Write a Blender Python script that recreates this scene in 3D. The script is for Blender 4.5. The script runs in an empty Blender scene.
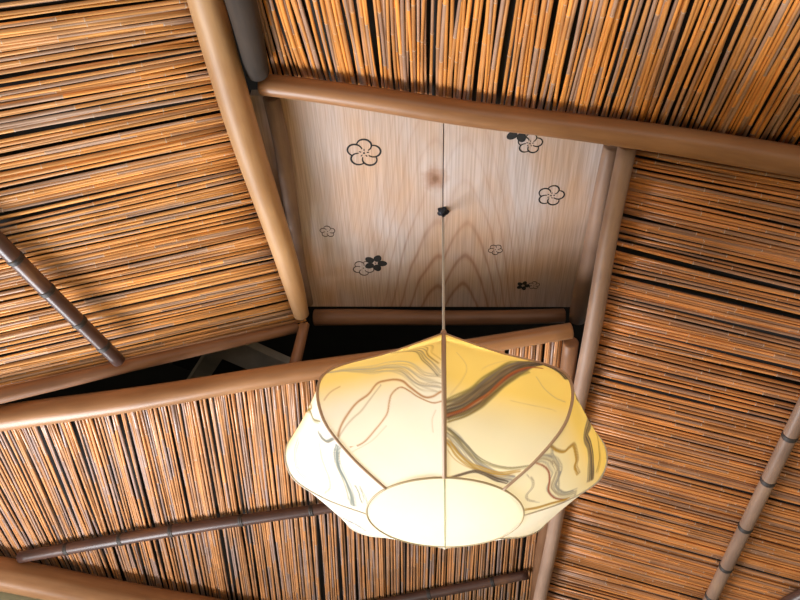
import bpy, bmesh, math, random
import numpy as np
from mathutils import Vector, Matrix

DATA = {"cam":[[0.9992,-0.0258,0.0307],[-0.0401,-0.6423,0.7654],[-0.0,-0.766,-0.6428]],
 "P":{"P1":[[-0.3154,0.4588,2.41,0.025],[-0.2972,0.6108,2.41,0.026],[-0.262,0.9051,2.41,0.0255],[-0.2226,1.1844,2.41,0.0215],[-0.2062,1.3223,2.41,0.016]],
 "P3":[[0.3561,0.8209,2.38,0.0155],[0.3733,1.3345,2.2712,0.0165],[0.399,2.105,2.108,0.0165],[0.4041,2.2591,2.0754,0.017]],
 "P2":[[-0.2389,0.78,2.45,0.018],[-0.1758,0.7792,2.4409,0.0185],[0.0564,0.7808,2.4065,0.02],[0.2095,0.7809,2.3832,0.0205],[0.3792,0.783,2.3568,0.022],[0.6052,0.7891,2.3207,0.0235],[0.8585,0.7918,2.2819,0.024]],
 "P4":[[0.3315,1.2104,2.305,0.0155],[-0.2083,1.3218,2.2557,0.0205],[-0.817,1.4474,2.2,0.028],[-1.1616,1.5185,2.1685,0.028]],
 "P0":[[-0.2401,0.7413,2.4319,0.019],[-0.2315,0.5714,2.3451,0.021],[-0.2242,0.3888,2.2522,0.022]],
 "P7":[[-0.2205,1.3705,2.412,0.0115],[-0.5113,1.3611,2.3006,0.0135],[-0.7822,1.3533,2.1967,0.0155],[-1.0938,1.3462,2.0772,0.016]],
 "P1b":[[-0.2333,0.8282,2.482,0.0145],[-0.2225,0.9403,2.482,0.0145],[-0.2169,1.1301,2.482,0.014],[-0.2147,1.2385,2.482,0.0125],[-0.2041,1.3722,2.482,0.0105]],
 "P5":[[0.3607,0.8917,2.47,0.015],[0.3693,1.0196,2.47,0.016],[0.3808,1.1548,2.47,0.018],[0.3877,1.3005,2.47,0.0195],[0.3938,1.3757,2.47,0.019]],
 "P8":[[-0.1914,1.4229,2.482,0.019],[0.0918,1.4066,2.482,0.0175],[0.3666,1.3782,2.482,0.016]],
 "P6":[[0.3372,1.2427,2.3006,0.0155],[0.3734,1.6263,2.2823,0.019],[0.4202,2.0758,2.2611,0.0215],[0.4776,2.6778,2.2323,0.022]],
 "P9":[[-1.5337,1.7973,2.0981,0.043],[-1.2474,1.9693,2.1115,0.043],[-1.0261,2.1097,2.1214,0.043],[-0.5504,2.4021,2.1432,0.043],[-0.1794,2.6383,2.1598,0.042]],
 "strut":[[-0.2019,1.341,2.398,0.0105],[-0.2098,1.3644,2.3555,0.0115],[-0.2177,1.3878,2.313,0.0125]],
 "bA":[[-0.7828,0.539,2.2384,0.0145],[-0.7335,0.7293,2.2481,0.0145],[-0.6706,0.9785,2.2601,0.0145],[-0.5548,1.3141,2.2647,0.0135]],
 "bD":[[-0.976,2.0814,2.1581,0.0155],[-0.5657,1.9675,2.1973,0.0155],[-0.1595,1.8766,2.2348,0.0135],[0.0689,1.8274,2.2558,0.0135]],
 "bD2":[[-0.1471,2.5236,2.2004,0.0145],[0.1559,2.4117,2.2308,0.0145],[0.4088,2.3126,2.2566,0.0135]],
 "bC":[[0.7696,0.9973,2.2469,0.0135],[0.7714,1.2906,2.1867,0.0145],[0.7744,1.9192,2.0578,0.015],[0.7761,2.2627,1.9874,0.015]],
 "bC2":[[0.9164,1.883,2.0297,0.016],[0.9439,1.8192,2.0362,0.016],[1.0368,1.6188,2.0548,0.016]]},"pan":{"A":[[[-0.3249,0.4856,2.4419],[-0.801,0.4622,2.2598]],[[-0.3062,0.6293,2.4421],[-0.8866,0.6198,2.2192]],[[-0.2882,0.7674,2.4423],[-0.9721,0.7793,2.1785]],[[-0.2667,0.9326,2.4425],[-1.0689,0.9567,2.1326]],[[-0.2367,1.1621,2.4428],[-1.1784,1.1435,2.0813]],[[-0.205,1.4056,2.4431],[-1.3088,1.3756,2.0198]]],
 "B":[[[-0.2547,0.8188,2.5082],[-0.2379,0.3385,2.2641]],[[-0.1537,0.8193,2.4924],[-0.1859,0.3306,2.2519]],[[-0.0303,0.82,2.4732],[-0.0557,0.3125,2.2222]],[[0.0542,0.8204,2.46],[0.0364,0.2997,2.2012]],[[0.2201,0.8213,2.4341],[0.1669,0.281,2.171]],[[0.3821,0.8221,2.4089],[0.2964,0.2624,2.1412]],[[0.509,0.8228,2.3891],[0.405,0.247,2.1162]],[[0.6335,0.8234,2.3696],[0.5081,0.2323,2.0925]],[[0.786,0.8242,2.3459],[0.6279,0.2152,2.0649]]],
 "C":[[[0.3647,0.8417,2.401],[0.921,0.8371,2.2691]],[[0.3671,0.9175,2.3849],[0.968,0.9366,2.2376]],[[0.3748,1.151,2.3355],[1.0805,1.1678,2.1636]],[[0.3853,1.4706,2.2678],[1.2341,1.4832,2.0626]],[[0.3964,1.81,2.196],[1.4032,1.8322,1.9511]],[[0.4141,2.3483,2.0821],[1.6526,2.3416,1.7877]]],
 "D":[[[-1.5364,1.6344,2.1622],[-1.4761,1.9891,2.1474]],[[-1.1822,1.5614,2.1946],[-1.1513,2.1888,2.1623]],[[-0.9763,1.5189,2.2134],[-1.0157,2.2721,2.1685]],[[-0.7885,1.4802,2.2306],[-0.8515,2.373,2.176]],[[-0.622,1.4459,2.2458],[-0.7071,2.4618,2.1826]],[[-0.4375,1.4079,2.2627],[-0.5079,2.5843,2.1918]],[[-0.199,1.3587,2.2845],[-0.2217,2.7602,2.2049]],[[0.0947,1.2981,2.3113],[0.1724,3.0024,2.223]],[[0.3435,1.2468,2.3341],[0.5651,3.2439,2.241]]]},"nrm":{"A":[0.3588,-0.0456,-0.9323],
 "B":[-0.1403,0.4446,-0.8847],
 "C":[-0.2278,-0.1945,-0.9541],
 "D":[0.0796,-0.0552,-0.9953]},"hook":[0.0776,1.0926,2.5],
 "bx":[[0.9982,-0.0599,0.0],[0.0599,0.9982,0.0]],
 "fl":[[-0.146,-0.147,0.0313,0,4],[0.1335,-0.1944,0.0247,1,15],[0.1554,-0.1662,0.0224,0,5],[0.2068,-0.0399,0.0252,0,12],[-0.2344,0.0562,0.0156,2,0],[-0.1687,0.1665,0.0227,2,35],[-0.1424,0.1508,0.0245,1,22],[0.1092,0.1099,0.0148,2,36],[0.1752,0.2231,0.0143,1,20],[0.1988,0.2221,0.0121,2,0]],
 "knot":[-0.0157,-0.0856],
 "timb":[[[-0.3975,1.5488,2.47],[-0.2971,1.6227,2.47]],[[-0.5085,1.8668,2.72],[-0.6851,2.1998,2.72]],[[-1.3134,2.0842,2.7],[-1.0473,2.2859,2.7]]],
 "prof":[[0.004,2.192],[0.062,2.141],[0.128,2.085],[0.205,2.026],[0.237,1.994],[0.246,1.967],[0.24,1.938],[0.22,1.911],[0.172,1.883],[0.114,1.862]],
 "ax":[0.0776,1.0926],
 "view":-1.64171,"bands":[[-1,[[0.0,0.433],[0.179,0.451],[0.425,0.511],[0.55,0.526],[0.675,0.567],[0.805,0.657],[0.975,0.706]],3,12,16,0.55,"grey",0.5],[-1,[[0.35,0.306],[0.027,0.185],[0.722,0.38],[0.875,0.535],[0.975,0.635]],2,6,6,0.6,"dark",0.6],[-1,[[0.02,0.137],[0.8,0.356],[0.9,0.502],[0.975,0.571]],1.5,3,4,0.5,"ochre",0.6],[-1,[[0.031,0.805],[0.176,0.741],[0.294,0.683],[0.4,0.652],[0.477,0.607],[0.55,0.603],[0.625,0.61],[0.687,0.63],[0.738,0.667],[0.831,0.724],[0.901,0.736],[0.975,0.724]],1.5,1.5,3,0.75,"rust",0.75],[-1,[[0.0,0.813],[0.214,0.75],[0.324,0.717],[0.436,0.658],[0.501,0.621]],2,1,2,0.5,"tan",0.5],[-1,[[0.072,0.847],[0.228,0.834],[0.384,0.802],[0.479,0.775],[0.524,0.751],[0.551,0.709],[0.575,0.678],[0.625,0.655],[0.674,0.653],[0.736,0.682],[0.8,0.719],[0.901,0.756],[0.976,0.76]],1.2,1.5,3,0.55,"rust",0.6],[-1,[[0.031,0.645],[0.1,0.6],[0.177,0.578]],0.6,0.6,1,0.55,"rust",0.6],[-1,[[0.045,0.861],[0.301,0.838],[0.481,0.804]],0.6,0.6,1,0.5,"tan",0.5],[-1,[[0.891,0.853],[0.892,0.819],[0.929,0.791]],0.6,0.6,1,0.5,"tan",0.4],[0,[[0.018,0.801],[0.148,0.77],[0.249,0.724],[0.325,0.673],[0.402,0.619],[0.498,0.551],[0.6,0.48],[0.753,0.393],[0.979,0.324],[0.989,0.367],[0.995,0.414],[0.998,0.487]],9,4.5,40,0.8,"dark",0.8],[0,[[0.017,0.814],[0.157,0.783],[0.253,0.743],[0.348,0.694],[0.414,0.641],[0.5,0.571],[0.612,0.502],[0.719,0.451],[0.829,0.43]],1.2,1,4,0.7,"red",0.8],[0,[[0.017,0.828],[0.187,0.794],[0.295,0.754],[0.357,0.706],[0.45,0.634],[0.55,0.567],[0.675,0.503]],2.5,1.5,4,0.6,"olive",0.6],[0,[[0.019,0.768],[0.2,0.696],[0.3,0.622],[0.418,0.547],[0.594,0.425],[0.956,0.301]],2.5,1.5,4,0.6,"olive",0.6],[0,[[0.019,0.858],[0.112,0.875],[0.222,0.899],[0.32,0.917],[0.456,0.935],[0.593,0.943],[0.743,0.949],[0.959,0.949]],6.5,5,18,0.7,"steel",0.7],[0,[[0.019,0.884],[0.151,0.917],[0.306,0.935],[0.477,0.942],[0.757,0.945],[0.951,0.925]],4,2.5,8,0.65,"ochre",0.7],[0,[[0.018,0.847],[0.162,0.873],[0.354,0.907],[0.564,0.922],[0.816,0.922],[0.995,0.906]],2.5,2,5,0.55,"olive",0.6],[0,[[0.048,0.999],[0.264,0.968],[0.427,0.95],[0.568,0.951],[0.775,0.962],[0.939,0.965]],1.5,3.5,6,0.7,"dark",0.85],[0,[[0.476,0.695],[0.643,0.696],[0.8,0.693],[0.95,0.702]],0.6,0.6,1,0.5,"tan",0.45],[0,[[0.727,0.531],[0.776,0.592],[0.868,0.632],[0.951,0.644]],0.6,0.6,1,0.5,"tan",0.45],[0,[[0.049,0.738],[0.137,0.656],[0.173,0.578],[0.1,0.493]],0.6,0.6,1,0.5,"tan",0.3],[0,[[0.275,0.661],[0.338,0.537],[0.976,0.217]],0.6,0.6,1,0.5,"tan",0.3],[1,[[0.005,0.882],[0.078,0.863],[0.2,0.849],[0.321,0.846],[0.42,0.849],[0.503,0.865],[0.601,0.885],[0.711,0.888],[0.844,0.881],[0.902,0.866],[0.933,0.839]],5,5,14,0.75,"steel",0.6],[1,[[0.039,0.888],[0.182,0.875],[0.32,0.871],[0.47,0.882],[0.627,0.9],[0.774,0.902],[0.88,0.896],[0.983,0.876]],1,1,3,0.7,"red",0.7],[1,[[0.005,0.827],[0.154,0.838],[0.341,0.837],[0.502,0.851],[0.707,0.871]],2,2,5,0.6,"steel",0.5],[1,[[0.033,0.828],[0.157,0.818],[0.258,0.801],[0.277,0.779],[0.312,0.755],[0.397,0.76],[0.509,0.774],[0.572,0.793],[0.696,0.797]],1.5,2.5,7,0.7,"ochre",0.75],[1,[[0.131,0.541],[0.664,0.408],[0.448,0.634],[0.583,0.668],[0.684,0.698],[0.768,0.733],[0.909,0.774]],4.5,4.5,16,0.8,"dark",0.75],[1,[[0.786,0.494],[0.796,0.59],[0.861,0.648],[0.911,0.721]],3,3,6,0.8,"ochre",0.6],[1,[[0.822,0.979],[0.897,0.946],[0.915,0.915],[0.977,0.866]],2,2,6,0.7,"ochre",0.8],[1,[[0.098,0.92],[0.263,0.918],[0.396,0.928],[0.486,0.95],[0.629,0.954],[0.791,0.935]],1,1,3,0.55,"steel",0.6],[-2,[[0.612,0.5],[0.565,0.492],[0.744,0.599],[0.803,0.667],[0.917,0.717]],4,2.5,8,0.7,"olive",0.6],[-2,[[0.696,0.498],[0.775,0.594],[0.188,0.373]],1.5,1.5,3,0.8,"ochre",0.7],[-2,[[0.814,0.735],[0.821,0.768],[0.857,0.79],[0.966,0.803]],3,2,7,0.7,"teal",0.8],[-2,[[0.74,0.765],[0.603,0.796],[0.499,0.826],[0.398,0.852],[0.244,0.87],[0.045,0.864]],0.8,0.8,2,0.6,"tan",0.6],[-2,[[0.947,0.828],[0.817,0.837],[0.678,0.859],[0.529,0.898],[0.329,0.926],[0.109,0.945]],4,4.5,10,0.7,"teal",0.75],[-2,[[0.601,0.928],[0.478,0.947],[0.296,0.967]],4,4,6,0.6,"teal",0.7],[-2,[[0.363,0.625],[0.235,0.654],[0.163,0.72],[0.142,0.789]],3,3,6,0.6,"steel",0.5],[-3,[[0.33,0.639],[0.125,0.667],[0.329,0.861],[0.142,0.901]],5,4,10,0.8,"steel",0.75]]}

SC = bpy.context.scene
COL = SC.collection
random.seed(7)
NP = np.random.RandomState(11)
CZ = 1.35

# ------------------------------------------------------------------ helpers
def link(o, parent=None):
    COL.objects.link(o)
    if parent is not None:
        o.parent = parent
    return o

def mesh_obj(name, verts, faces, mat=None, parent=None, smooth=True, attrs=None, origin=(0, 0, 0)):
    me = bpy.data.meshes.new(name)
    me.from_pydata([tuple(v) for v in verts], [], faces)
    if smooth:
        me.polygons.foreach_set('use_smooth', [True] * len(me.polygons))
    for an, vals in (attrs or {}).items():
        if an == 'dye_glow':
            a = me.attributes.new(an, 'FLOAT_COLOR', 'POINT')
            a.data.foreach_set('color', np.asarray(vals, np.float32).ravel())
        else:
            a = me.attributes.new(an, 'FLOAT', 'POINT')
            a.data.foreach_set('value', np.asarray(vals, np.float32))
    me.update()
    if mat:
        me.materials.append(mat)
    o = bpy.data.objects.new(name, me)
    o.location = origin
    return link(o, parent)

def empty(name, loc):
    o = bpy.data.objects.new(name, None)
    o.empty_display_size = .1
    o.location = loc
    return link(o)

def tag(o, label, cat, group=None):
    o['label'] = label
    o['category'] = cat
    o['kind'] = 'thing'
    if group:
        o['group'] = group
    return o

def structure(o):
    o['kind'] = 'structure'
    return o

def frame_of(d):
    d = Vector(d).normalized()
    a = Vector((0, 0, 1)) if abs(d.z) < .9 else Vector((1, 0, 0))
    u = d.cross(a).normalized()
    return u, d.cross(u).normalized()

def tube(path, rads, sides=12, cap=True, rfun=None):
    """verts, faces of a swept tube; path = list of Vector"""
    vs, fs = [], []
    n = len(path)
    u = v = None
    for i, p in enumerate(path):
        d = (path[min(i + 1, n - 1)] - path[max(i - 1, 0)]).normalized()
        if u is None:
            u, v = frame_of(d)
        else:
            u = (u - d * u.dot(d)).normalized()
            v = d.cross(u)
        for k in range(sides):
            a = 2 * math.pi * k / sides
            r = rads[i] * (rfun(i, a) if rfun else 1)
            vs.append(p + (u * math.cos(a) + v * math.sin(a)) * r)
    for i in range(n - 1):
        for k in range(sides):
            b = i * sides + k
            c = i * sides + (k + 1) % sides
            fs.append((b, c, c + sides, b + sides))
    if cap:
        fs.append(tuple(range(sides))[::-1])
        fs.append(tuple(range((n - 1) * sides, n * sides)))
    return vs, fs

def smooth_path(pts, step=.03):
    """Catmull-Rom through (x, y, z, r) points"""
    P = [np.array(p) for p in pts]
    if len(P) == 2:
        P = [P[0], (P[0] + P[1]) / 2, P[1]]
    E = [2 * P[0] - P[1]] + P + [2 * P[-1] - P[-2]]
    out = []
    for i in range(1, len(E) - 2):
        p0, p1, p2, p3 = E[i - 1:i + 3]
        m = max(2, int(np.linalg.norm((p2 - p1)[:3]) / step))
        for k in range(m):
            t = k / m
            out.append(.5 * (2 * p1 + (p2 - p0) * t + (2 * p0 - 5 * p1 + 4 * p2 - p3) * t * t + (3 * p1 - p0 - 3 * p2 + p3) * t ** 3))
    out.append(P[-1])
    return out

# ------------------------------------------------------------------ node helpers
def new_mat(name):
    m = bpy.data.materials.new(name)
    m.use_nodes = True
    nt = m.node_tree
    b = nt.nodes['Principled BSDF']
    return m, nt, b

def N(nt, kind, **kw):
    n = nt.nodes.new(kind)
    for k, v in kw.items():
        if k in n.inputs:
            n.inputs[k].default_value = v
        else:
            setattr(n, k, v)
    return n

def ramp(nt, stops, interp='LINEAR'):
    r = nt.nodes.new('ShaderNodeValToRGB')
    r.color_ramp.interpolation = interp
    e = r.color_ramp.elements
    while len(e) < len(stops):
        e.new(.5)
    for i, (p, c) in enumerate(stops):
        e[i].position = p
        e[i].color = (*c, 1)
    return r

def mixc(nt, a, b, fac, mode='MIX'):
    m = nt.nodes.new('ShaderNodeMix')
    m.data_type = 'RGBA'
    m.blend_type = mode
    for sock, v in ((m.inputs[0], fac), (m.inputs[6], a), (m.inputs[7], b)):
        if hasattr(v, 'links'):
            nt.links.new(v, sock)
        elif isinstance(v, tuple):
            sock.default_value = (*v, 1)
        else:
            sock.default_value = v
    return m.outputs[2]

def math_(nt, op, a, b=None):
    m = nt.nodes.new('ShaderNodeMath')
    m.operation = op
    for i, v in enumerate((a, b)):
        if v is None:
            continue
        if hasattr(v, 'links'):
            nt.links.new(v, m.inputs[i])
        else:
            m.inputs[i].default_value = v
    return m.outputs[0]

def attr(nt, name, out='Fac'):
    a = nt.nodes.new('ShaderNodeAttribute')
    a.attribute_name = name
    return a.outputs[out]

def reed_mat(name, warm, tan, sheath, gloss=.38):
    m, nt, b = new_mat(name)
    L = nt.links
    seg = attr(nt, 'seg')
    r = ramp(nt, [(0, sheath), (.17, tuple(c * .9 for c in sheath)), (.30, tan), (.62, warm), (1, tuple(min(1, c * 1.22) for c in warm))])
    L.new(seg, r.inputs[0])
    tx = nt.nodes.new('ShaderNodeTexCoord')
    ns = N(nt, 'ShaderNodeTexNoise', Scale=11.0, Detail=3.0)
    L.new(tx.outputs['Object'], ns.inputs['Vector'])
    blot = ramp(nt, [(.36, (.80, .77, .75)), (.62, (1.05, 1.04, 1.02))])
    L.new(ns.outputs[0], blot.inputs[0])
    c = mixc(nt, r.outputs[0], blot.outputs[0], .8, 'MULTIPLY')
    # each reed its own depth of tone
    rr = ramp(nt, [(0, (.74, .71, .70)), (.5, (1, 1, 1)), (1, (1.12, 1.05, .95))])
    L.new(attr(nt, 'rnd'), rr.inputs[0])
    c = mixc(nt, c, rr.outputs[0], 1.0, 'MULTIPLY')
    # node rings: pale grey with a dark lip
    nd = math_(nt, 'GREATER_THAN', attr(nt, 'node'), .75)
    c = mixc(nt, c, (.62, .55, .48), math_(nt, 'MULTIPLY', nd, .75))
    L.new(c, b.inputs['Base Color'])
    b.inputs['Roughness'].default_value = gloss
    b.inputs['Specular IOR Level'].default_value = .5
    return m

def pole_mat(name, light, dark, rough=.48, knots=True):
    m, nt, b = new_mat(name)
    L = nt.links
    tx = nt.nodes.new('ShaderNodeTexCoord')
    mp = N(nt, 'ShaderNodeMapping')
    mp.inputs['Scale'].default_value = (22, 22, 2.2)
    L.new(tx.outputs['Object'], mp.inputs[0])
    n1 = N(nt, 'ShaderNodeTexNoise', Scale=1.6, Detail=6.0, Roughness=.6)
    L.new(mp.outputs[0], n1.inputs['Vector'])
    mp2 = N(nt, 'ShaderNodeMapping')
    mp2.inputs['Scale'].default_value = (5, 5, 3.5)
    L.new(tx.outputs['Object'], mp2.inputs[0])
    n2 = N(nt, 'ShaderNodeTexNoise', Scale=1.5, Detail=3.0)
    L.new(mp2.outputs[0], n2.inputs['Vector'])
    f = math_(nt, 'ADD', math_(nt, 'MULTIPLY', n1.outputs[0], .5), math_(nt, 'MULTIPLY', n2.outputs[0], .5))
    r = ramp(nt, [(.38, dark), (.60, light)])
    L.new(f, r.inputs[0])
    c = r.outputs[0]
    if knots:
        v = N(nt, 'ShaderNodeTexVoronoi', Scale=9.0)
        L.new(tx.outputs['Object'], v.inputs['Vector'])
        k = ramp(nt, [(.03, (.45, .40, .36)), (.10, (1, 1, 1))])
        L.new(v.outputs['Distance'], k.inputs[0])
        c = mixc(nt, c, k.outputs[0], .7, 'MULTIPLY')
    L.new(c, b.inputs['Base Color'])
    b.inputs['Roughness'].default_value = rough
    b.inputs['Specular IOR Level'].default_value = .32
    bp = N(nt, 'ShaderNodeBump', Strength=.25, Distance=.004)
    L.new(f, bp.inputs['Height'])
    L.new(bp.outputs[0], b.inputs['Normal'])
    return m

def plain_mat(name, col, rough=.7, noise=.15, scale=8.0, metal=0.0):
    m, nt, b = new_mat(name)
    L = nt.links
    tx = nt.nodes.new('ShaderNodeTexCoord')
    ns = N(nt, 'ShaderNodeTexNoise', Scale=scale, Detail=5.0)
    L.new(tx.outputs['Object'], ns.inputs['Vector'])
    r = ramp(nt, [(.3, tuple(c * (1 - noise) for c in col)), (.7, tuple(min(1, c * (1 + noise)) for c in col))])
    L.new(ns.outputs[0], r.inputs[0])
    L.new(r.outputs[0], b.inputs['Base Color'])
    b.inputs['Roughness'].default_value = rough
    b.inputs['Metallic'].default_value = metal
    return m

# ------------------------------------------------------------------ materials
M_reed = {
    'A': reed_mat('reed_golden', (.76, .365, .115), (.70, .37, .17), (.56, .37, .27)),
    'B': reed_mat('reed_orange', (.74, .31, .075), (.62, .29, .11), (.48, .29, .20)),
    'C': reed_mat('reed_brown', (.56, .225, .068), (.50, .215, .085), (.40, .21, .125)),
    'D': reed_mat('reed_rosy', (.57, .27, .115), (.50, .28, .17), (.44, .30, .255), .34),  # pinkish window sheen put into this panel's colour
}
M_back = plain_mat('dark_backing', (.012, .010, .009), .9)
M_void = plain_mat('roof_void_shade', (.02, .019, .018), .9)  # near-black colour stands in for the unlit roof space
M_pole = {
    'pale': pole_mat('pole_pale', (.50, .285, .135), (.35, .18, .078)),
    'tan': pole_mat('pole_tan', (.40, .20, .095), (.25, .115, .05), .36),
    'rosy': pole_mat('pole_rosy', (.40, .255, .185), (.25, .15, .105)),
    'brown': pole_mat('pole_brown', (.30, .145, .075), (.17, .075, .036)),
    'grey': pole_mat('pole_grey', (.33, .22, .16), (.15, .09, .065), .6),
    'dark': pole_mat('pole_dark', (.052, .034, .024), (.020, .014, .011), .8),
}
M_timber = plain_mat('grey_sawn_timber', (.46, .40, .34), .85, .3)

def bamboo_mat(name, a, b_, patch):
    m, nt, b = new_mat(name)
    L = nt.links
    tx = nt.nodes.new('ShaderNodeTexCoord')
    mp = N(nt, 'ShaderNodeMapping')
    mp.inputs['Scale'].default_value = (9, 9, 3)
    L.new(tx.outputs['Object'], mp.inputs[0])
    ns = N(nt, 'ShaderNodeTexNoise', Scale=2.2, Detail=5.0)
    L.new(mp.outputs[0], ns.inputs['Vector'])
    r = ramp(nt, [(.3, b_), (.55, a), (.72, patch)])
    L.new(ns.outputs[0], r.inputs[0])
    L.new(r.outputs[0], b.inputs['Base Color'])
    b.inputs['Roughness'].default_value = .36
    b.inputs['Specular IOR Level'].default_value = .4
    return m

M_bam_dark = bamboo_mat('bamboo_dark', (.10, .048, .036), (.05, .028, .025), (.24, .11, .05))
M_bam_grey = bamboo_mat('bamboo_grey', (.27, .165, .115), (.18, .11, .08), (.36, .22, .135))
M_node = plain_mat('bamboo_node_dark', (.035, .024, .02), .6)

# ------------------------------------------------------------------ camera
cam = bpy.data.cameras.new('camera')
cam.sensor_width = 36
cam.lens = 36
cam.clip_start = .02
camo = link(bpy.data.objects.new('camera', cam))
Rv, Uv, Bv = (Vector(v) for v in DATA['cam'])
camo.matrix_world = Matrix(((Rv.x, Uv.x, Bv.x, 0), (Rv.y, Uv.y, Bv.y, 0), (Rv.z, Uv.z, Bv.z, CZ), (0, 0, 0, 1)))
SC.camera = camo
CAMP = np.array([0, 0, CZ])

def view_len(a, b):
    """how long a segment shows in the photograph, for choosing the largest reeds"""
    t = np.linspace(0, 1, 25)[:, None]
    p = np.array(a) * (1 - t) + np.array(b) * t - CAMP
    z = np.maximum(p @ np.array(Bv) * -1, .05)
    x = 400 + 800 * (p @ np.array(Rv)) / z
    y = 300 - 800 * (p @ np.array(Uv)) / z
    ok = (x > 0) & (x < 800) & (y > 0) & (y < 600)
    inside = ok[1:] & ok[:-1]
    d = np.hypot(np.diff(x), np.diff(y))
    return float((d * inside / z[1:]).sum())

# ------------------------------------------------------------------ poles
def make_pole(key, mat, label, name='ceiling_pole', cat='pole', sides=22, knobs=.03):
    pts = smooth_path(DATA['P'][key])
    o = Vector(pts[0][:3])
    zax = (Vector(pts[-1][:3]) - o).normalized()
    u, v = frame_of(zax)
    R = Matrix((u, v, zax)).transposed()
    Ri = R.transposed()
    path = [Ri @ (Vector(p[:3]) - o) for p in pts]
    rnd = random.Random(key)
    ph = [rnd.uniform(0, 6.28) for _ in range(6)]
    wob = [Vector((math.sin(i * .35 + ph[0]), math.sin(i * .27 + ph[1]), 0)) * .0014 for i in range(len(path))]
    path = [p + w for p, w in zip(path, wob)]
    def rf(i, a):
        return 1 + knobs * (.5 * math.sin(i * .6 + ph[2]) * math.cos(a + ph[3]) + .5 * math.sin(2 * a + i * .4 + ph[4]))
    rads = [p[3] for p in pts]
    # rounded cut ends
    d0 = (path[1] - path[0]).normalized(); d1 = (path[-1] - path[-2]).normalized()
    r0, r1 = rads[0], rads[-1]
    head = [(path[0] - d0 * r0 * .22, r0 * .62), (path[0] - d0 * r0 * .12, r0 * .88)]
    tail = [(path[-1] + d1 * r1 * .12, r1 * .88), (path[-1] + d1 * r1 * .22, r1 * .62)]
    path = [h[0] for h in head] + path + [t[0] for t in tail]
    rads = [h[1] for h in head] + rads + [t[1] for t in tail]
    vs, fs = tube(path, rads, sides, True, rf)
    ob = mesh_obj(name, vs, fs, mat)
    ob.matrix_world = Matrix.Translation(o) @ R.to_4x4()
    return tag(ob, label, cat)

make_pole('P1', M_pole['pale'], 'thick pale tan pole between the golden reed panel and the blossom boards')
make_pole('P0', M_pole['dark'], 'dark grey pole tucked behind the thick pale pole, ending above the boards')
make_pole('P2', M_pole['tan'], 'long polished tan pole crossing over the near edge of the blossom boards')
make_pole('P3', M_pole['rosy'], 'long greyish pink pole along the left edge of the brown right reed panel')
make_pole('P4', M_pole['tan'], 'tan pole behind the lantern, rounded and bright, along the flat reed panel top')
make_pole('P7', M_pole['brown'], 'slim brown pole along the lower edge of the golden left reed panel')
make_pole('P1b', M_pole['grey'], 'slender grey-brown pole lying along the left edge of the blossom boards')
make_pole('P5', M_pole['rosy'], 'short rosy pole with a rounded free end at the right edge of the boards')
make_pole('P8', M_pole['brown'], 'short dark brown pole under the far edge of the blossom boards')
make_pole('P6', M_pole['brown'], 'reddish brown pole edging the flat reed panel, beside the long greyish pink pole')
make_pole('P9', M_pole['tan'], 'thickest brown pole, on top of the greenish plaster wall at the lower left corner')
make_pole('strut', M_pole['brown'], 'short reddish upright strut joining the pale pole to the tan pole over the dark gap', 'ceiling_strut', 'strut', 16)

# ------------------------------------------------------------------ bamboo battens
def make_batten(key, mat, label, gaps, first):
    pts = smooth_path(DATA['P'][key], .02)
    o = Vector(pts[0][:3])
    end = Vector(pts[-1][:3])
    zax = (end - o).normalized()
    u, v = frame_of(zax)
    R = Matrix((u, v, zax)).transposed()
    Ri = R.transposed()
    path = [Ri @ (Vector(p[:3]) - o) for p in pts]
    rads = [p[3] for p in pts]
    L = (end - o).length
    vs, fs = tube(path, rads, 18)
    ob = mesh_obj('bamboo_ceiling_batten', vs, fs, mat)
    ob.matrix_world = Matrix.Translation(o) @ R.to_4x4()
    tag(ob, label, 'bamboo batten')
    s = first
    rnd = random.Random(key)
    while s < L - .01:
        i = min(int(s / L * (len(path) - 1)), len(path) - 2)
        p = path[i].lerp(path[i + 1], s / L * (len(path) - 1) - i)
        r = rads[i]
        prof = [(-.006, 1.0), (-.003, 1.05), (-.0008, 1.10), (.0006, 1.03), (.0012, 1.03), (.0028, 1.09), (.006, 1.0)]
        a, b = tube([p + Vector((0, 0, q)) for q, _ in prof], [r * k for _, k in prof], 18)
        nd = mesh_obj('bamboo_node', a, b, M_node, ob)
        s += gaps * rnd.uniform(.85, 1.15)
    return ob

make_batten('bA', M_bam_dark, 'dark bamboo batten running across the golden left reed panel', .085, .06)
make_batten('bD', M_bam_dark, 'dark glossy bamboo batten across the flat reed panel, from the wall pole to the lantern', .165, .14)
make_batten('bD2', M_bam_dark, 'dark bamboo batten below the lantern, ending against the reddish brown edge pole', .19, .12)
make_batten('bC', M_bam_grey, 'pale grey-brown bamboo batten running down across the brown right reed panel', .128, .09)
make_batten('bC2', M_bam_dark, 'thick dark batten end at the lower right corner of the brown reed panel', .2, .15)

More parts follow.
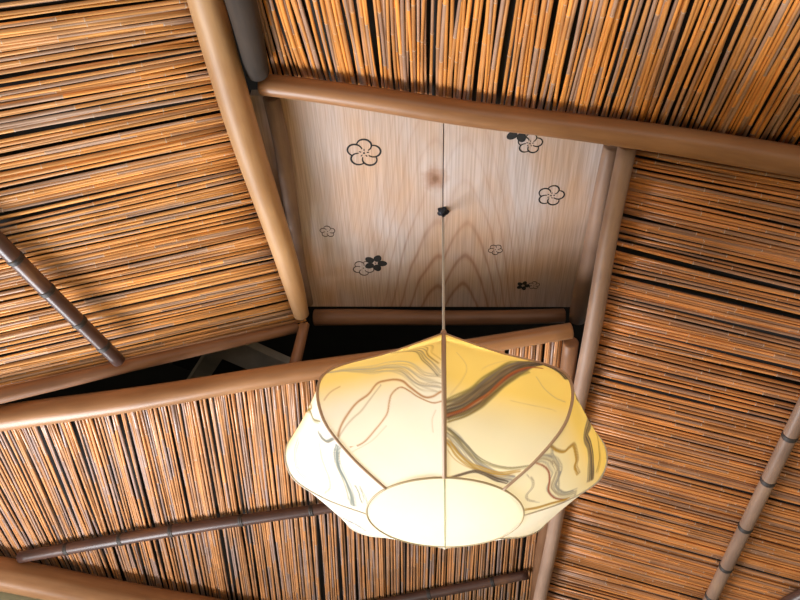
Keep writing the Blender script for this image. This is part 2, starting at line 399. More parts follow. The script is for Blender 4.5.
# ------------------------------------------------------------------ reed panels
def make_panel(key, label, pitch, swap=False):
    rails = np.array(DATA['pan'][key])               # n x 2 x 3
    nrm = np.array(DATA['nrm'][key])
    mid = rails.mean(axis=1)
    cum = np.concatenate([[0], np.cumsum(np.linalg.norm(np.diff(mid, axis=0), axis=1))])
    c = mid.mean(axis=0)
    root = empty('reed_ceiling_panel', c)
    tag(root, label, 'reed panel')
    rnd = random.Random('reed' + key)
    reeds = []
    s = 0.0
    while s < cum[-1]:
        i = min(np.searchsorted(cum, s, 'right') - 1, len(cum) - 2)
        f = (s - cum[i]) / (cum[i + 1] - cum[i])
        a = rails[i, 0] * (1 - f) + rails[i + 1, 0] * f
        b = rails[i, 1] * (1 - f) + rails[i + 1, 1] * f
        dm = (rails[i + 1] - rails[i])
        du0 = dm[0] / np.linalg.norm(dm[0]); du1 = dm[1] / np.linalg.norm(dm[1])
        j = pitch * .36
        a = a + du0 * rnd.gauss(0, j); b = b + du1 * rnd.gauss(0, j * 1.25)
        d = (b - a) / np.linalg.norm(b - a)
        a = a - d * rnd.uniform(-.004, .006)
        reeds.append((a - c, b - c, rnd.choice((rnd.uniform(.0025, .0031), rnd.uniform(.0028, .0035), rnd.uniform(.0022, .0029))), rnd.random()))
        s += pitch * rnd.choice((.75, .85, .9, .95, 1, 1, 1.1)) * (2.1 if rnd.random() < (.02 if key == 'D' else .035) else 1)
    def build(i):
        a, b, r, rn = reeds[i]
        a = Vector(a); b = Vector(b)
        if rnd.random() < .5:
            a, b = b, a
        L = (b - a).length
        d = (b - a) / L
        nv = Vector(nrm)
        u = d.cross(nv).normalized()
        bow = rnd.gauss(0, .0022); bow2 = rnd.gauss(0, .0012); lift = rnd.uniform(-.0022, .0022); bown = rnd.gauss(0, .0012)
        ss, node, seg = [0.0], [0.0], [rnd.random()]
        s = rnd.uniform(.02, .2)
        while s < L - .01:
            prev = seg[-1]
            nxt = rnd.random()
            ss += [s - .0022, s, s + .0022]; node += [0, 1, 0]; seg += [prev, prev, nxt]
            gap = rnd.uniform(.11, .21)
            if s + gap / 2 < L - .01:
                ss.append(s + gap / 2); node.append(0); seg.append(nxt)
            s += gap
        ss.append(L); node.append(0); seg.append(seg[-1])
        path, rads = [], []
        for q, nd in zip(ss, node):
            t = q / L
            w = math.sin(math.pi * t)
            path.append(a + d * q + u * (bow * w + bow2 * math.sin(2 * math.pi * t)) + nv * (lift + bown * w))
            rads.append(r * (1.12 - .26 * t) * (1.16 if nd else 1))
        # little kinks at the nodes
        vs, fs = tube(path, rads, 7)
        k = 7
        at = {'seg': np.repeat(seg, k), 'node': np.repeat(node, k), 'rnd': np.full(len(vs), rn)}
        return vs, fs, at
    order = sorted(range(len(reeds)), key=lambda i: -view_len(reeds[i][0] + c, reeds[i][1] + c))
    main, rest = order[:100], order[100:]
    for i in sorted(main):
        vs, fs, at = build(i)
        mesh_obj('reed', vs, fs, M_reed[key], root, attrs=at)
    V, F, A = [], [], {'seg': [], 'node': [], 'rnd': []}
    for i in rest:
        vs, fs, at = build(i)
        n = len(V)
        V += vs
        F += [tuple(q + n for q in f) for f in fs]
        for k in A:
            A[k].append(at[k])
    if V:
        o = mesh_obj('reeds', V, F, M_reed[key], root, attrs={k: np.concatenate(v) for k, v in A.items()})
        o['kind'] = 'stuff'
    # near-black boards added right above the reeds to block light and keep gaps black
    nv = nrm * -.013
    nv2 = nrm * -.022
    B0 = [Vector(p - c + nv) for p in rails[:, 0]]; B1 = [Vector(p - c + nv) for p in rails[:, 1]]
    T0 = [Vector(p - c + nv2) for p in rails[:, 0]]; T1 = [Vector(p - c + nv2) for p in rails[:, 1]]
    n = len(B0)
    vs = B0 + B1 + T0 + T1
    fs = []
    for i in range(n - 1):
        fs += [(i, i + 1, n + i + 1, n + i), (2 * n + i, 3 * n + i, 3 * n + i + 1, 2 * n + i + 1),
               (i, 2 * n + i, 2 * n + i + 1, i + 1), (n + i, n + i + 1, 3 * n + i + 1, 3 * n + i)]
    fs += [(0, n, 3 * n, 2 * n), (n - 1, 3 * n - 1, 4 * n - 1, 2 * n - 1)]
    bk = mesh_obj('backing_board', vs, fs, M_back, root, smooth=False)
    bk['label'] = 'dark backing behind the reeds'
    print(key, len(reeds), 'reeds')
    return root

make_panel('A', 'golden sloping reed ceiling panel left of the thick pale pole', .0061)
make_panel('B', 'orange reed ceiling panel over the long tan pole, reeds pointing down to the boards', .0056)
make_panel('C', 'brown reed ceiling panel on the right, crossed by a pale grey bamboo batten', .0062)
make_panel('D', 'flat rosy reed ceiling panel behind the lantern with two dark bamboo battens', .0059)

# ------------------------------------------------------------------ blossom boards
HK = Vector(DATA['hook'])
BX, BY = (Vector(v) for v in DATA['bx'])
BZ = BX.cross(BY)
BM = Matrix((BX, BY, BZ)).transposed().to_4x4()
BM.translation = HK

def board_mat(name, x0, wide):
    m, nt, b = new_mat(name)
    L = nt.links
    tx = nt.nodes.new('ShaderNodeTexCoord')
    sp = nt.nodes.new('ShaderNodeSeparateXYZ')
    L.new(tx.outputs['Object'], sp.inputs[0])
    X, Y = sp.outputs[0], sp.outputs[1]
    def warp(sc, amt, vx, vy):
        mp = N(nt, 'ShaderNodeMapping')
        mp.inputs['Scale'].default_value = (vx, vy, 1)
        L.new(tx.outputs['Object'], mp.inputs[0])
        n = N(nt, 'ShaderNodeTexNoise', Scale=sc, Detail=2.5)
        L.new(mp.outputs[0], n.inputs['Vector'])
        return math_(nt, 'MULTIPLY', math_(nt, 'SUBTRACT', n.outputs[0], .5), amt)
    dx = math_(nt, 'SUBTRACT', X, x0)
    dx = math_(nt, 'ADD', dx, warp(1.0, .04, 5, 3))
    par = math_(nt, 'MULTIPLY', math_(nt, 'POWER', math_(nt, 'ABSOLUTE', dx), 1.6), -wide)
    val = math_(nt, 'ADD', par, math_(nt, 'MULTIPLY', Y, .62))
    val = math_(nt, 'ADD', val, warp(1.0, .05, 6, 2.5))
    sn = math_(nt, 'SINE', math_(nt, 'MULTIPLY', val, 105.0))
    ring = ramp(nt, [(0.0, (1, 1, 1)), (.70, (.97, .96, .95)), (.92, (.88, .81, .76)), (1.0, (.66, .50, .42))])
    L.new(math_(nt, 'ADD', math_(nt, 'MULTIPLY', sn, .5), .5), ring.inputs[0])
    # fine straight fibres
    mp = N(nt, 'ShaderNodeMapping')
    mp.inputs['Scale'].default_value = (330, 5, 1)
    L.new(tx.outputs['Object'], mp.inputs[0])
    fb = N(nt, 'ShaderNodeTexNoise', Scale=1.0, Detail=3.0)
    L.new(mp.outputs[0], fb.inputs['Vector'])
    fr = ramp(nt, [(.38, (.80, .75, .70)), (.62, (1.06, 1.05, 1.05))])
    L.new(fb.outputs[0], fr.inputs[0])
    # soft patches
    mp3 = N(nt, 'ShaderNodeMapping')
    mp3.inputs['Scale'].default_value = (8, 3.5, 1)
    L.new(tx.outputs['Object'], mp3.inputs[0])
    pt = N(nt, 'ShaderNodeTexNoise', Scale=1.2, Detail=3.0)
    L.new(mp3.outputs[0], pt.inputs['Vector'])
    pr = ramp(nt, [(.34, (.57, .375, .26)), (.5, (.55, .41, .345)), (.66, (.57, .485, .47))])
    L.new(pt.outputs[0], pr.inputs[0])
    # plain-sawn figure shows mostly in the heart of the boards
    def fade(sock, lo, hi):
        mr = N(nt, 'ShaderNodeMapRange', interpolation_type='SMOOTHSTEP')
        L.new(sock, mr.inputs[0])
        mr.inputs[1].default_value = lo; mr.inputs[2].default_value = hi
        return mr.outputs[0]
    heart = math_(nt, 'MULTIPLY', fade(Y, -.06, .22), fade(math_(nt, 'ABSOLUTE', math_(nt, 'SUBTRACT', X, .02)), .20, .06))
    heart = math_(nt, 'ADD', math_(nt, 'MULTIPLY', heart, .75), .22)
    c = mixc(nt, pr.outputs[0], ring.outputs[0], heart, 'MULTIPLY')
    c = mixc(nt, c, fr.outputs[0], .8, 'MULTIPLY')
    # the knot
    kx, ky = DATA['knot']
    vd = N(nt, 'ShaderNodeVectorMath', operation='DISTANCE')
    mpk = N(nt, 'ShaderNodeMapping')
    mpk.inputs['Scale'].default_value = (1, .8, 0)
    L.new(tx.outputs['Object'], mpk.inputs[0])
    L.new(mpk.outputs[0], vd.inputs[0])
    vd.inputs[1].default_value = (kx, ky * .8, 0)
    kd = math_(nt, 'ADD', vd.outputs['Value'], warp(1.0, .02, 60, 60))
    kr = ramp(nt, [(.004, (.42, .24, .13)), (.011, (.72, .52, .40)), (.03, (1, 1, 1))])
    L.new(kd, kr.inputs[0])
    c = mixc(nt, c, kr.outputs[0], .9, 'MULTIPLY')
    L.new(c, b.inputs['Base Color'])
    b.inputs['Roughness'].default_value = .42
    return m

M_ink = plain_mat('blackened_cut', (.012, .010, .010), .8)
M_ink2 = plain_mat('brown_cut', (.075, .045, .035), .8)

def blossom(kind, r, rot):
    """flat plum blossom: 0 bold outline, 1 solid petals, 2 fine outline; returns verts, faces (z = 0 plane, 0.4 mm deep)"""
    V, F = [], []
    def ribbon(pts, w):
        n = len(pts)
        for i, (x, y) in enumerate(pts):
            x0, y0 = pts[max(i - 1, 0)]; x1, y1 = pts[min(i + 1, n - 1)]
            dx, dy = x1 - x0, y1 - y0
            l = math.hypot(dx, dy) or 1
            ww = w * (.55 + .45 * math.sin(math.pi * (i + .5) / n))
            V.append((x - dy / l * ww, y + dx / l * ww)); V.append((x + dy / l * ww, y - dx / l * ww))
        b = len(V) - 2 * n
        for i in range(n - 1):
            F.append((b + 2 * i, b + 2 * i + 1, b + 2 * i + 3, b + 2 * i + 2))
    def disc(cx, cy, rr, n=14):
        b = len(V)
        for k in range(n):
            V.append((cx + rr * math.cos(6.2832 * k / n), cy + rr * math.sin(6.2832 * k / n)))
        F.append(tuple(range(b, b + n)))
    for k in range(5):
        a = math.radians(rot + 90 + 72 * k)
        cx, cy = .57 * r * math.cos(a), .58 * r * math.sin(a)
        pr = (.43 if kind != 1 else .40) * r
        if kind == 1:
            b = len(V)
            n = 20
            for q in range(n):
                t = 6.2832 * q / n
                x, y = pr * 1.03 * math.cos(t), pr * .84 * math.sin(t)
                x *= 1 + .12 * math.cos(t)
                V.append((cx + x * math.cos(a) - y * math.sin(a), cy + x * math.sin(a) + y * math.cos(a)))
            F.append(tuple(range(b, b + n)))
        else:
            pts = [(cx + pr * math.cos(a + t), cy + pr * math.sin(a + t)) for t in np.linspace(-1.6, 2.55, 22)]
            ribbon(pts, .056 * r if kind == 0 else .05 * r)
            if kind == 0:
                aa = a + math.radians(0)
                ribbon([(q * r * math.cos(aa), q * r * math.sin(aa)) for q in (.17, .24, .31)], .03 * r)
    if kind != 1:
        disc(0, 0, .06 * r)
    else:
        disc(0, 0, .05 * r)
    n = len(V)
    vs = [(x, y, -.0004) for x, y in V] + [(x, y, .0004) for x, y in V]
    fs = [f[::-1] for f in F] + [tuple(q + n for q in f) for f in F]
    cnt = {}
    for f in F:
        for i in range(len(f)):
            e = (f[i], f[(i + 1) % len(f)])
            cnt[tuple(sorted(e))] = cnt.get(tuple(sorted(e)), []) + [e]
    for es in cnt.values():
        if len(es) == 1:
            i, j = es[0]
            fs.append((i, j, j + n, i + n))
    return vs, fs

def make_board(x0, x1, y0, y1, mat, label):
    bm = bmesh.new()
    bmesh.ops.create_cube(bm, size=1)
    for v in bm.verts:
        v.co = Vector((x0 + (v.co.x + .5) * (x1 - x0), y0 + (v.co.y + .5) * (y1 - y0), (v.co.z + .5) * .018))
    bmesh.ops.bevel(bm, geom=list(bm.edges), offset=.0009, segments=2, affect='EDGES')
    me = bpy.data.meshes.new('cedar_ceiling_board')
    bm.to_mesh(me); bm.free()
    me.materials.append(mat)
    o = link(bpy.data.objects.new('cedar_ceiling_board', me))
    o.matrix_world = BM
    return tag(o, label, 'ceiling board')

lb = make_board(-.335, -.0007, -.275, .297, board_mat('cedar_left', -.012, 9), 'wide pale cedar board with plum blossom cut-outs, on the left of the board seam, knotted')
rb = make_board(.0007, .325, -.275, .297, board_mat('cedar_right', .045, 10), 'pale cedar board with plum blossom cut-outs, right of the seam with the hook')
for (x, y, r, kind, rot) in DATA['fl']:
    vs, fs = blossom(kind, r, rot + 180)
    o = mesh_obj('plum_blossom_cutout', vs, fs, M_ink if kind != 2 else M_ink2, lb if x < 0 else rb, smooth=False, origin=(x, y, -.0003 if kind != 1 else -.0005))
    if kind == 1:
        o['label'] = 'solid black plum blossom'
    elif kind == 2:
        o['label'] = 'small thin outlined plum blossom'
    else:
        o['label'] = 'bold outlined plum blossom'

# ------------------------------------------------------------------ ceiling hook
M_iron = plain_mat('black_iron', (.03, .033, .045), .38, .3, 60, .7)
hook = empty('ceiling_hook', HK)
tag(hook, 'small black iron flower-shaped hook on the seam of the cedar boards', 'hook')
def lathe(prof, sides=24):
    vs, fs = [], []
    for r, z in prof:
        for k in range(sides):
            a = 6.28318 * k / sides
            vs.append((r * math.cos(a), r * math.sin(a), z))
    for i in range(len(prof) - 1):
        for k in range(sides):
            b = i * sides + k; c = i * sides + (k + 1) % sides
            fs.append((b, c, c + sides, b + sides))
    fs.append(tuple(range(sides))); fs.append(tuple(range((len(prof) - 1) * sides, len(prof) * sides))[::-1])
    return vs, fs
vs, fs = [], []
sides = 40
for r, z in [(.0112, -.0006), (.0106, -.004), (.008, -.008), (.004, -.010), (.002, -.012)]:
    for k in range(sides):
        a = 6.28318 * k / sides
        rr = r * (1 + .16 * math.cos(5 * a))
        vs.append((rr * math.cos(a), rr * math.sin(a), z))
for i in range(4):
    for k in range(sides):
        b = i * sides + k; c = i * sides + (k + 1) % sides
        fs.append((b, c, c + sides, b + sides))
fs.append(tuple(range(sides))); fs.append(tuple(range(4 * sides, 5 * sides))[::-1])
mesh_obj('hook_plate', vs, fs, M_iron, hook)
hp = [Vector((0, 0, -.010)), Vector((0, 0, -.014))] + [Vector((0, .005 - .005 * math.cos(t), -.015 - .005 * math.sin(t))) for t in np.linspace(0, 4.2, 12)]
vs, fs = tube(hp, [.0013] * len(hp), 10)
mesh_obj('hook_curl', vs, fs, M_iron, hook)

# ------------------------------------------------------------------ paper lantern
AX, AY = DATA['ax']
VIEW = DATA['view']
PROF = np.array(DATA['prof'])
def dense(prof, n=12):
    out = []
    for i in range(len(prof) - 1):
        p0, p1, p2, p3 = prof[max(i - 1, 0)], prof[i], prof[i + 1], prof[min(i + 2, len(prof) - 1)]
        for k in range(n):
            t = k / n
            out.append(.5 * (2 * p1 + (p2 - p0) * t + (2 * p0 - 5 * p1 + 4 * p2 - p3) * t * t + (3 * p1 - p0 - 3 * p2 + p3) * t ** 3))
    out.append(prof[-1])
    return np.array(out)
PD = dense(PROF)
NT = len(PD) - 1
ZB = PROF[-1][1]
lamp = empty('pendant_lamp', (AX, AY, ZB))
tag(lamp, 'glowing eight-sided marbled paper lantern hanging from the board seam hook', 'pendant lamp')

def gore(k, s, t):
    """points on lantern panel k at s (across) and t (0 top to 1 bottom)"""
    ti = np.clip(t, 0, 1) * NT
    i = np.minimum(ti.astype(int), NT - 1)
    f = (ti - i)[..., None]
    rz = PD[i] * (1 - f) + PD[i + 1] * f
    a0 = VIEW + k * math.pi / 4; a1 = a0 + math.pi / 4
    px = math.cos(a0) * (1 - s) + math.cos(a1) * s
    py = math.sin(a0) * (1 - s) + math.sin(a1) * s
    bell = 1 - .012 * np.sin(np.pi * s) * np.clip(rz[..., 0] / .24, 0, 1)
    return np.stack([rz[..., 0] * px * bell, rz[..., 0] * py * bell, rz[..., 1] - ZB], axis=-1)

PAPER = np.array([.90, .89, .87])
PAL = {
    'grey': [(.55, .50, .42), (.42, .40, .38), (.66, .58, .40), (.60, .60, .58), (.50, .38, .22)],
    'dark': [(.10, .075, .06), (.16, .12, .10), (.22, .17, .14), (.07, .06, .06), (.25, .16, .09), (.20, .17, .17)],
    'ochre': [(.62, .38, .06), (.55, .33, .05), (.45, .28, .08), (.70, .48, .10)],
    'rust': [(.50, .22, .08), (.58, .28, .10), (.45, .24, .14)],
    'tan': [(.55, .40, .28), (.50, .40, .32)],
    'red': [(.42, .10, .04), (.50, .16, .05), (.35, .08, .05)],
    'olive': [(.28, .24, .06), (.35, .29, .08), (.22, .20, .10), (.40, .33, .12)],
    'steel': [(.32, .33, .38), (.45, .46, .50), (.25, .24, .28), (.55, .55, .56), (.38, .33, .28)],
    'teal': [(.24, .31, .30), (.33, .36, .36), (.22, .27, .32), (.30, .25, .17)],
}

def paint(k, P):
    """marbling and painted glow colours of the paper at local points P (n x 3)"""
    C = np.tile(PAPER, (len(P), 1))
    # yellow crown: warm bulb glow painted into the paper, fading below the widest point
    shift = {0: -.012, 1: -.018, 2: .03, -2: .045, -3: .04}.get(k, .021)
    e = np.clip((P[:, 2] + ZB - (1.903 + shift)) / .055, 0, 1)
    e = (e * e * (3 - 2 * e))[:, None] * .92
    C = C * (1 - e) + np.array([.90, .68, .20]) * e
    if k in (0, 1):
        C = C * np.array([1.0, .985, .86])  # right-hand panels creamier: weaker daylight on that side, put into the colour
    # soft mottling of hand-made paper
    C *= (1 + .02 * np.sin(P[:, :1] * 61 + P[:, 2:] * 43) * np.sin(P[:, 1:2] * 57))
    for bi, (kk, pts, w0, w1, n, sig, pal, op) in enumerate(DATA['bands']):
        if kk != k:
            continue
        pts = np.array(pts)
        # smooth the drawn line
        E = np.vstack([2 * pts[0] - pts[1], pts, 2 * pts[-1] - pts[-2]])
        fine = []
        for i in range(1, len(E) - 2):
            p0, p1, p2, p3 = E[i - 1:i + 3]
            for t in np.linspace(0, 1, 8, endpoint=False):
                fine.append(.5 * (2 * p1 + (p2 - p0) * t + (2 * p0 - 5 * p1 + 4 * p2 - p3) * t * t + (3 * p1 - p0 - 3 * p2 + p3) * t ** 3))
        fine.append(pts[-1])
        fine = np.array(fine)
        Q = gore(k, np.clip(fine[:, 0], -.02, 1.02), fine[:, 1])
        nrm = gore(k, np.array([.5]), np.array([.45]))[0]
        best = np.full(len(P), 1e9); sd = np.zeros(len(P)); al = np.zeros(len(P))
        cum = 0
        tot = np.linalg.norm(np.diff(Q, axis=0), axis=1).sum()
        sel = np.where((P[:, None, :] - Q[None, ::4, :] ** 1).__pow__(2).sum(-1).min(1) < (.055 + .0016 * max(w0, w1)) ** 2)[0] if len(Q) else []
        Ps = P[sel]
        best = np.full(len(Ps), 1e9); sd = np.zeros(len(Ps)); al = np.zeros(len(Ps)); over = np.zeros(len(Ps))
        for i in range(len(Q) - 1):
            a, b = Q[i], Q[i + 1]
            d = b - a
            l = np.linalg.norm(d)
            if l < 1e-7:
                continue
            tt = ((Ps - a) @ d) / l ** 2
            tc = np.clip(tt, 0, 1)
            v = Ps - (a + tc[:, None] * d)
            dist = np.linalg.norm(v, axis=1)
            side = np.sign(np.cross(d, v) @ nrm)
            m = dist < best
            best[m] = dist[m]; sd[m] = (dist * side)[m]; al[m] = (cum + tc * l)[m]
            ov = np.zeros(len(Ps))
            if i == 0: ov = np.maximum(-tt * l, 0)
            if i == len(Q) - 2: ov = np.maximum((tt - 1) * l, 0)
            over[m] = ov[m]
            cum += l
        u = al / max(tot, 1e-6)
        px = .00154
        width = (w0 * (1 - u) + w1 * u) * px
        rs = np.random.RandomState(100 + bi)
        for q in range(n):
            o = 0 if n == 1 else rs.uniform(-1, 1)
            wob = .16 * np.sin(u * rs.uniform(3, 9) + rs.uniform(0, 6)) + .05 * np.sin(u * rs.uniform(14, 30) + rs.uniform(0, 6))
            sg = 1.0 * sig * px * rs.uniform(.7, 1.2)
            dl = (sd - (o + wob * (n > 1)) * width) / sg
            c0 = rs.uniform(0, .15); c1 = rs.uniform(.85, 1.0)
            fade = np.clip((u - c0 + .06) / .06, 0, 1) * np.clip((c1 + .06 - u) / .06, 0, 1)
            if rs.rand() < .6: fade = np.ones_like(u)
            a_ = np.exp(-dl * dl) * min(1, op * 1.2) * rs.uniform(.6, 1) * fade * np.exp(-(over / .002) ** 2)
            col = np.array(PAL[pal][rs.randint(len(PAL[pal]))]) * .8
            C[sel] = C[sel] * (1 - a_[:, None]) + col * a_[:, None]
    return np.hstack([C, np.ones((len(C), 1))])

m, nt, b = new_mat('marbled_paper')
L = nt.links
nt.nodes.remove(b)
out = nt.nodes['Material Output']
dye_glow = attr(nt, 'dye_glow', 'Color')
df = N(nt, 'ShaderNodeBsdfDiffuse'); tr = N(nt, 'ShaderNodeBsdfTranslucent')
L.new(dye_glow, df.inputs[0]); L.new(dye_glow, tr.inputs[0])
mx = N(nt, 'ShaderNodeMixShader'); mx.inputs[0].default_value = .5
L.new(df.outputs[0], mx.inputs[1]); L.new(tr.outputs[0], mx.inputs[2])
L.new(mx.outputs[0], out.inputs[0])
M_paper = m
for k in range(-4, 4):
    ns, nt_ = (130, 400) if k in (-1, 0) else ((100, 330) if k in (-2, 1) else (40, 100))
    S, T = np.meshgrid(np.linspace(0, 1, ns), np.linspace(0, 1, nt_), indexing='ij')
    # spread rows evenly along the panel's length
    seglen = np.concatenate([[0], np.cumsum(np.linalg.norm(np.diff(PD, axis=0), axis=1))])
    T = np.interp(T, seglen / seglen[-1], np.arange(NT + 1) / NT)
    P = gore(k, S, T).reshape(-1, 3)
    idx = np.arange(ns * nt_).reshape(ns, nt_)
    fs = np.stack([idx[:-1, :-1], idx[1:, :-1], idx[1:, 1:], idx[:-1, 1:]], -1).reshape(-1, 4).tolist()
    mesh_obj('shade_panel', P, fs, M_paper, lamp, attrs={'dye_glow': paint(k, P)})

M_rib2 = plain_mat('rib_pale', (.62, .54, .44), .6, .1)
M_rib = plain_mat('rib_brown', (.46, .29, .18), .5, .12)
for k in range(8):
    a0 = VIEW + k * math.pi / 4
    path = [Vector((r * 1.004 * math.cos(a0), r * 1.004 * math.sin(a0), z - ZB)) for r, z in PD[::2]]
    kk = k if k < 4 else k - 8
    rr = {0: .0032, 1: .0022, -1: .0022}.get(kk, .0014)
    vs, fs = tube(path, [rr] * len(path), 8)
    mesh_obj('rib', vs, fs, M_rib if abs(kk) < 2 else M_rib2, lamp)
# round bottom paper with its hoop and seam
RB = PROF[-1][0]
vs, fs = [(0, 0, -.010)], []
rings = [(.25, -.0095), (.5, -.008), (.75, -.005), (1.0, 0)]
n = 64
def octr(a):        # the opening follows the eight panels a little
    return 1.0
for f, z in rings:
    for k in range(n):
        a = VIEW + 6.283185 * k / n
        vs.append((RB * f * math.cos(a) * 1.0, RB * f * math.sin(a) * 1.0, z))
for k in range(n):
    fs.append((0, 1 + (k + 1) % n, 1 + k))
for i in range(len(rings) - 1):
    for k in range(n):
        p = 1 + i * n + k; q = 1 + i * n + (k + 1) % n
        fs.append((p, q, q + n, p + n))
cream = np.tile([.95, .92, .80, 1.0], (len(vs), 1))
bp_ = mesh_obj('bottom_panel', vs, fs, M_paper, lamp, attrs={'dye_glow': cream})
bp_['label'] = 'round plain cream paper bottom'
sv = [Vector((math.cos(VIEW) * RB * q, math.sin(VIEW) * RB * q, -.0106 * (1 - q * q))) for q in np.linspace(-.97, .97, 15)]
v2, f2 = tube(sv, [.0011] * len(sv), 6)
sm = mesh_obj('bottom_seam', v2, f2, plain_mat('seam_greenish', (.42, .42, .26), .7), bp_)
hoop = [Vector((RB * math.cos(a), RB * math.sin(a), 0)) for a in np.linspace(0, 6.283185, 97)]
vs, fs = tube(hoop, [.0016] * len(hoop), 8, False)
mesh_obj('bottom_hoop', vs, fs, plain_mat('hoop_tan', (.50, .38, .22), .5), lamp)
# cord, cap and bulb
M_cord = plain_mat('cord_beige', (.48, .43, .37), .7, .1)
cp = [Vector((0, 0, z)) for z in np.linspace(PROF[0][1] - ZB - .02, HK.z - ZB - .020, 14)]
vs, fs = tube(cp, [.0024] * len(cp), 10)
mesh_obj('cord', vs, fs, M_cord, lamp)
vs, fs = lathe([(.0035, .010), (.0052, .006), (.006, 0), (.007, -.006), (.0065, -.012)])
mesh_obj('top_cap', [(x, y, z + PROF[0][1] - ZB) for x, y, z in vs], fs, M_rib, lamp)
mb, nt, b = new_mat('warm_bulb')
nt.nodes.remove(b)
em = N(nt, 'ShaderNodeEmission', Strength=26.0)
em.inputs[0].default_value = (1.0, .93, .76, 1)
nt.links.new(em.outputs[0], nt.nodes['Material Output'].inputs[0])
bz = 2.045 - ZB
bprof = [(.0005, -.062), (.014, -.060), (.026, -.050), (.031, -.035), (.028, -.018), (.018, .0), (.014, .012)]
vs, fs = lathe([(r, z + bz) for r, z in bprof])
mesh_obj('bulb', vs, fs, mb, lamp)
vs, fs = lathe([(.016, .012 + bz), (.018, .018 + bz), (.018, .055 + bz), (.010, .066 + bz)])
mesh_obj('bulb_socket', vs, fs, plain_mat('socket_white', (.7, .68, .62), .5), lamp)

# ------------------------------------------------------------------ roof timbers in the dark gap
for i, (lab, w, h) in enumerate([('grey sawn plank crossing the dark roof gap beside the short strut', .085, .022),
                                 ('dim grey plank deeper in the dark roof gap, left of the brighter plank', .05, .03),
                                 ('dim plank end in the dark roof gap at the far left', .04, .03)]):
    a, b_ = (Vector(p) for p in DATA['timb'][i])
    d = (b_ - a).normalized()
    a = a - d * .12; b_ = b_ + d * .12
    sd_ = d.cross(Vector((0, 0, 1))).normalized()
    vs = []
    for p in (a, b_):
        for sx, sz in ((-1, 0), (1, 0), (1, 1), (-1, 1)):
            vs.append(p + sd_ * sx * w / 2 + Vector((0, 0, sz * h)) - a)
    fs = [(0, 1, 2, 3), (7, 6, 5, 4), (0, 4, 5, 1), (1, 5, 6, 2), (2, 6, 7, 3), (3, 7, 4, 0)]
    o = mesh_obj('ceiling_plank', vs, fs, M_timber, smooth=False, origin=a)
    tag(o, lab, 'plank')

# ------------------------------------------------------------------ the room
M_plaster = plain_mat('greenish_plaster', (.46, .46, .32), .95, .12, 30)
M_wall = plain_mat('sand_plaster', (.42, .36, .25), .95, .12, 30)
M_floor = plain_mat('tatami_straw', (.40, .36, .20), .8, .15, 40)

def slab(name, x0, x1, y0, y1, z0, z1, mat):
    vs = [(x, y, z) for z in (z0, z1) for x, y in ((x0, y0), (x1, y0), (x1, y1), (x0, y1))]
    fs = [(3, 2, 1, 0), (4, 5, 6, 7), (0, 1, 5, 4), (1, 2, 6, 5), (2, 3, 7, 6), (3, 0, 4, 7)]
    return structure(mesh_obj(name, vs, fs, mat, smooth=False))

def merge_slabs(name, boxes, mat, M=None):
    V, F = [], []
    for (x0, x1, y0, y1, z0, z1) in boxes:
        n = len(V)
        V += [(x, y, z) for z in (z0, z1) for x, y in ((x0, y0), (x1, y0), (x1, y1), (x0, y1))]
        F += [tuple(q + n for q in f) for f in ((3, 2, 1, 0), (4, 5, 6, 7), (0, 1, 5, 4), (1, 2, 6, 5), (2, 3, 7, 6), (3, 0, 4, 7))]
    o = structure(mesh_obj(name, V, F, mat, smooth=False))
    if M is not None:
        o.matrix_world = M
    return o

ZR = 3.0
slab('floor', -2.2, 2.2, -2.0, 4.2, -.06, 0, M_floor)
slab('roof', -2.3, 2.3, -2.1, 4.3, ZR, ZR + .08, M_void)
# far wall runs under the thick pole at the lower left; local x along the pole
p9a = Vector(DATA['P']['P9'][0][:3]); p9b = Vector(DATA['P']['P9'][-1][:3])
wd = Vector((p9b.x - p9a.x, p9b.y - p9a.y, 0)).normalized()
wn = Vector((-wd.y, wd.x, 0))                       # away from the room
WM = Matrix((wd, wn, Vector((0, 0, 1)))).transposed().to_4x4()
org = Vector((p9a.x, p9a.y, 0))
org = org + wn * .05
WM.translation = org
ztop = max(p9a.z, p9b.z) + .02
def wx(x, y):
    return (Vector((x, y, 0)) - org).dot(wd)
W0, W1 = -1.1, 3.2
wa, wb, za, zb_ = WIN = (-.35, .85, .45, 1.50)
merge_slabs('wall_back', [(W0, wa, 0, .10, 0, ztop), (wb, W1, 0, .10, 0, ztop), (wa, wb, 0, .10, 0, za), (wa, wb, 0, .10, zb_, ztop)], M_plaster, WM)
merge_slabs('wall_top_shade_1', [(W0, W1, .06, .10, ztop, ZR)], M_void, WM)  # upper wall coloured near-black so the roof gap reads as unlit
merge_slabs('window_1', [(wa, wa + .03, .03, .07, za, zb_), (wb - .03, wb, .03, .07, za, zb_), (wa, wb, .03, .07, za, za + .03), (wa, wb, .03, .07, zb_ - .03, zb_),
                         ((wa + wb) / 2 - .01, (wa + wb) / 2 + .01, .035, .065, za, zb_)], M_pole['brown'], WM)
slab('wall_left', -1.75, -1.65, -1.6, 2.6, 0, ZR, M_wall)
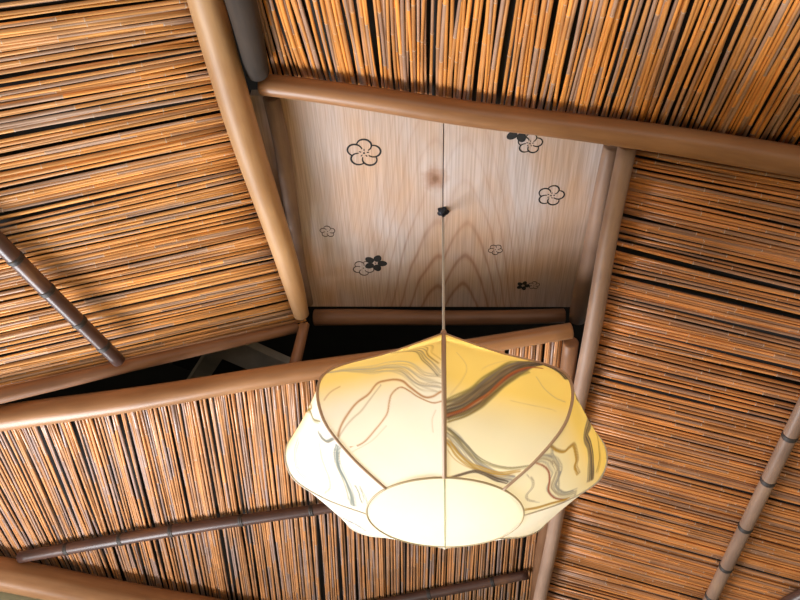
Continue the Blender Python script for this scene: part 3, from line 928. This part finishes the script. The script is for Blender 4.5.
slab('wall_right', 1.75, 1.85, -1.6, 4.0, 0, ZR, M_wall)
merge_slabs('wall_front', [(-1.65, -1.2, -1.6, -1.5, 0, ZR), (1.2, 1.75, -1.6, -1.5, 0, ZR), (-1.2, 1.2, -1.6, -1.5, 1.9, ZR), (-1.2, 1.2, -1.6, -1.5, 0, .3)], M_wall)
merge_slabs('added_fill_window', [(-1.2, -1.16, -1.57, -1.53, .3, 1.9), (1.16, 1.2, -1.57, -1.53, .3, 1.9), (-.02, .02, -1.57, -1.53, .3, 1.9), (-1.2, 1.2, -1.57, -1.53, .3, .34), (-1.2, 1.2, -1.57, -1.53, 1.86, 1.9)], M_pole['brown'])  # made-up window frame around the added rear fill

# ------------------------------------------------------------------ light
def area(name, M, sx, sy, power, col):
    l = bpy.data.lights.new(name, 'AREA')
    l.shape = 'RECTANGLE'
    l.size = sx; l.size_y = sy
    l.energy = power
    l.color = col
    o = link(bpy.data.objects.new(name, l))
    o.matrix_world = M
    return o

def face(pos, target):
    pos = Vector(pos); d = (Vector(target) - pos).normalized()
    q = d.to_track_quat('-Z', 'Y')
    return Matrix.Translation(pos) @ q.to_matrix().to_4x4()

wc = WM @ Vector(((wa + wb) / 2, -.03, (za + zb_) / 2))
area('window_daylight', face(wc, wc - wn * 1.0 + Vector((0, 0, .45))), wb - wa, zb_ - za, 108, (.90, .95, 1.0))
area('rear_fill_light', face((0, -1.45, 1.1), (0, 1.2, 1.6)), 2.2, 1.4, 21, (1.0, .90, .80))  # added fill from behind the camera, no window known there

w = bpy.data.worlds.new('world')
SC.world = w
w.use_nodes = True
bg = w.node_tree.nodes['Background']
bg.inputs[0].default_value = (.85, .92, 1, 1)
bg.inputs[1].default_value = .4

SC.view_settings.view_transform = 'Standard'
SC.view_settings.look = 'None'
SC.view_settings.gamma = 1
SC.view_settings.use_curve_mapping = False
SC.view_settings.exposure = 0.06
SC.cycles.use_denoising = True
SC.cycles.max_bounces = 8
SC.cycles.sample_clamp_indirect = 6
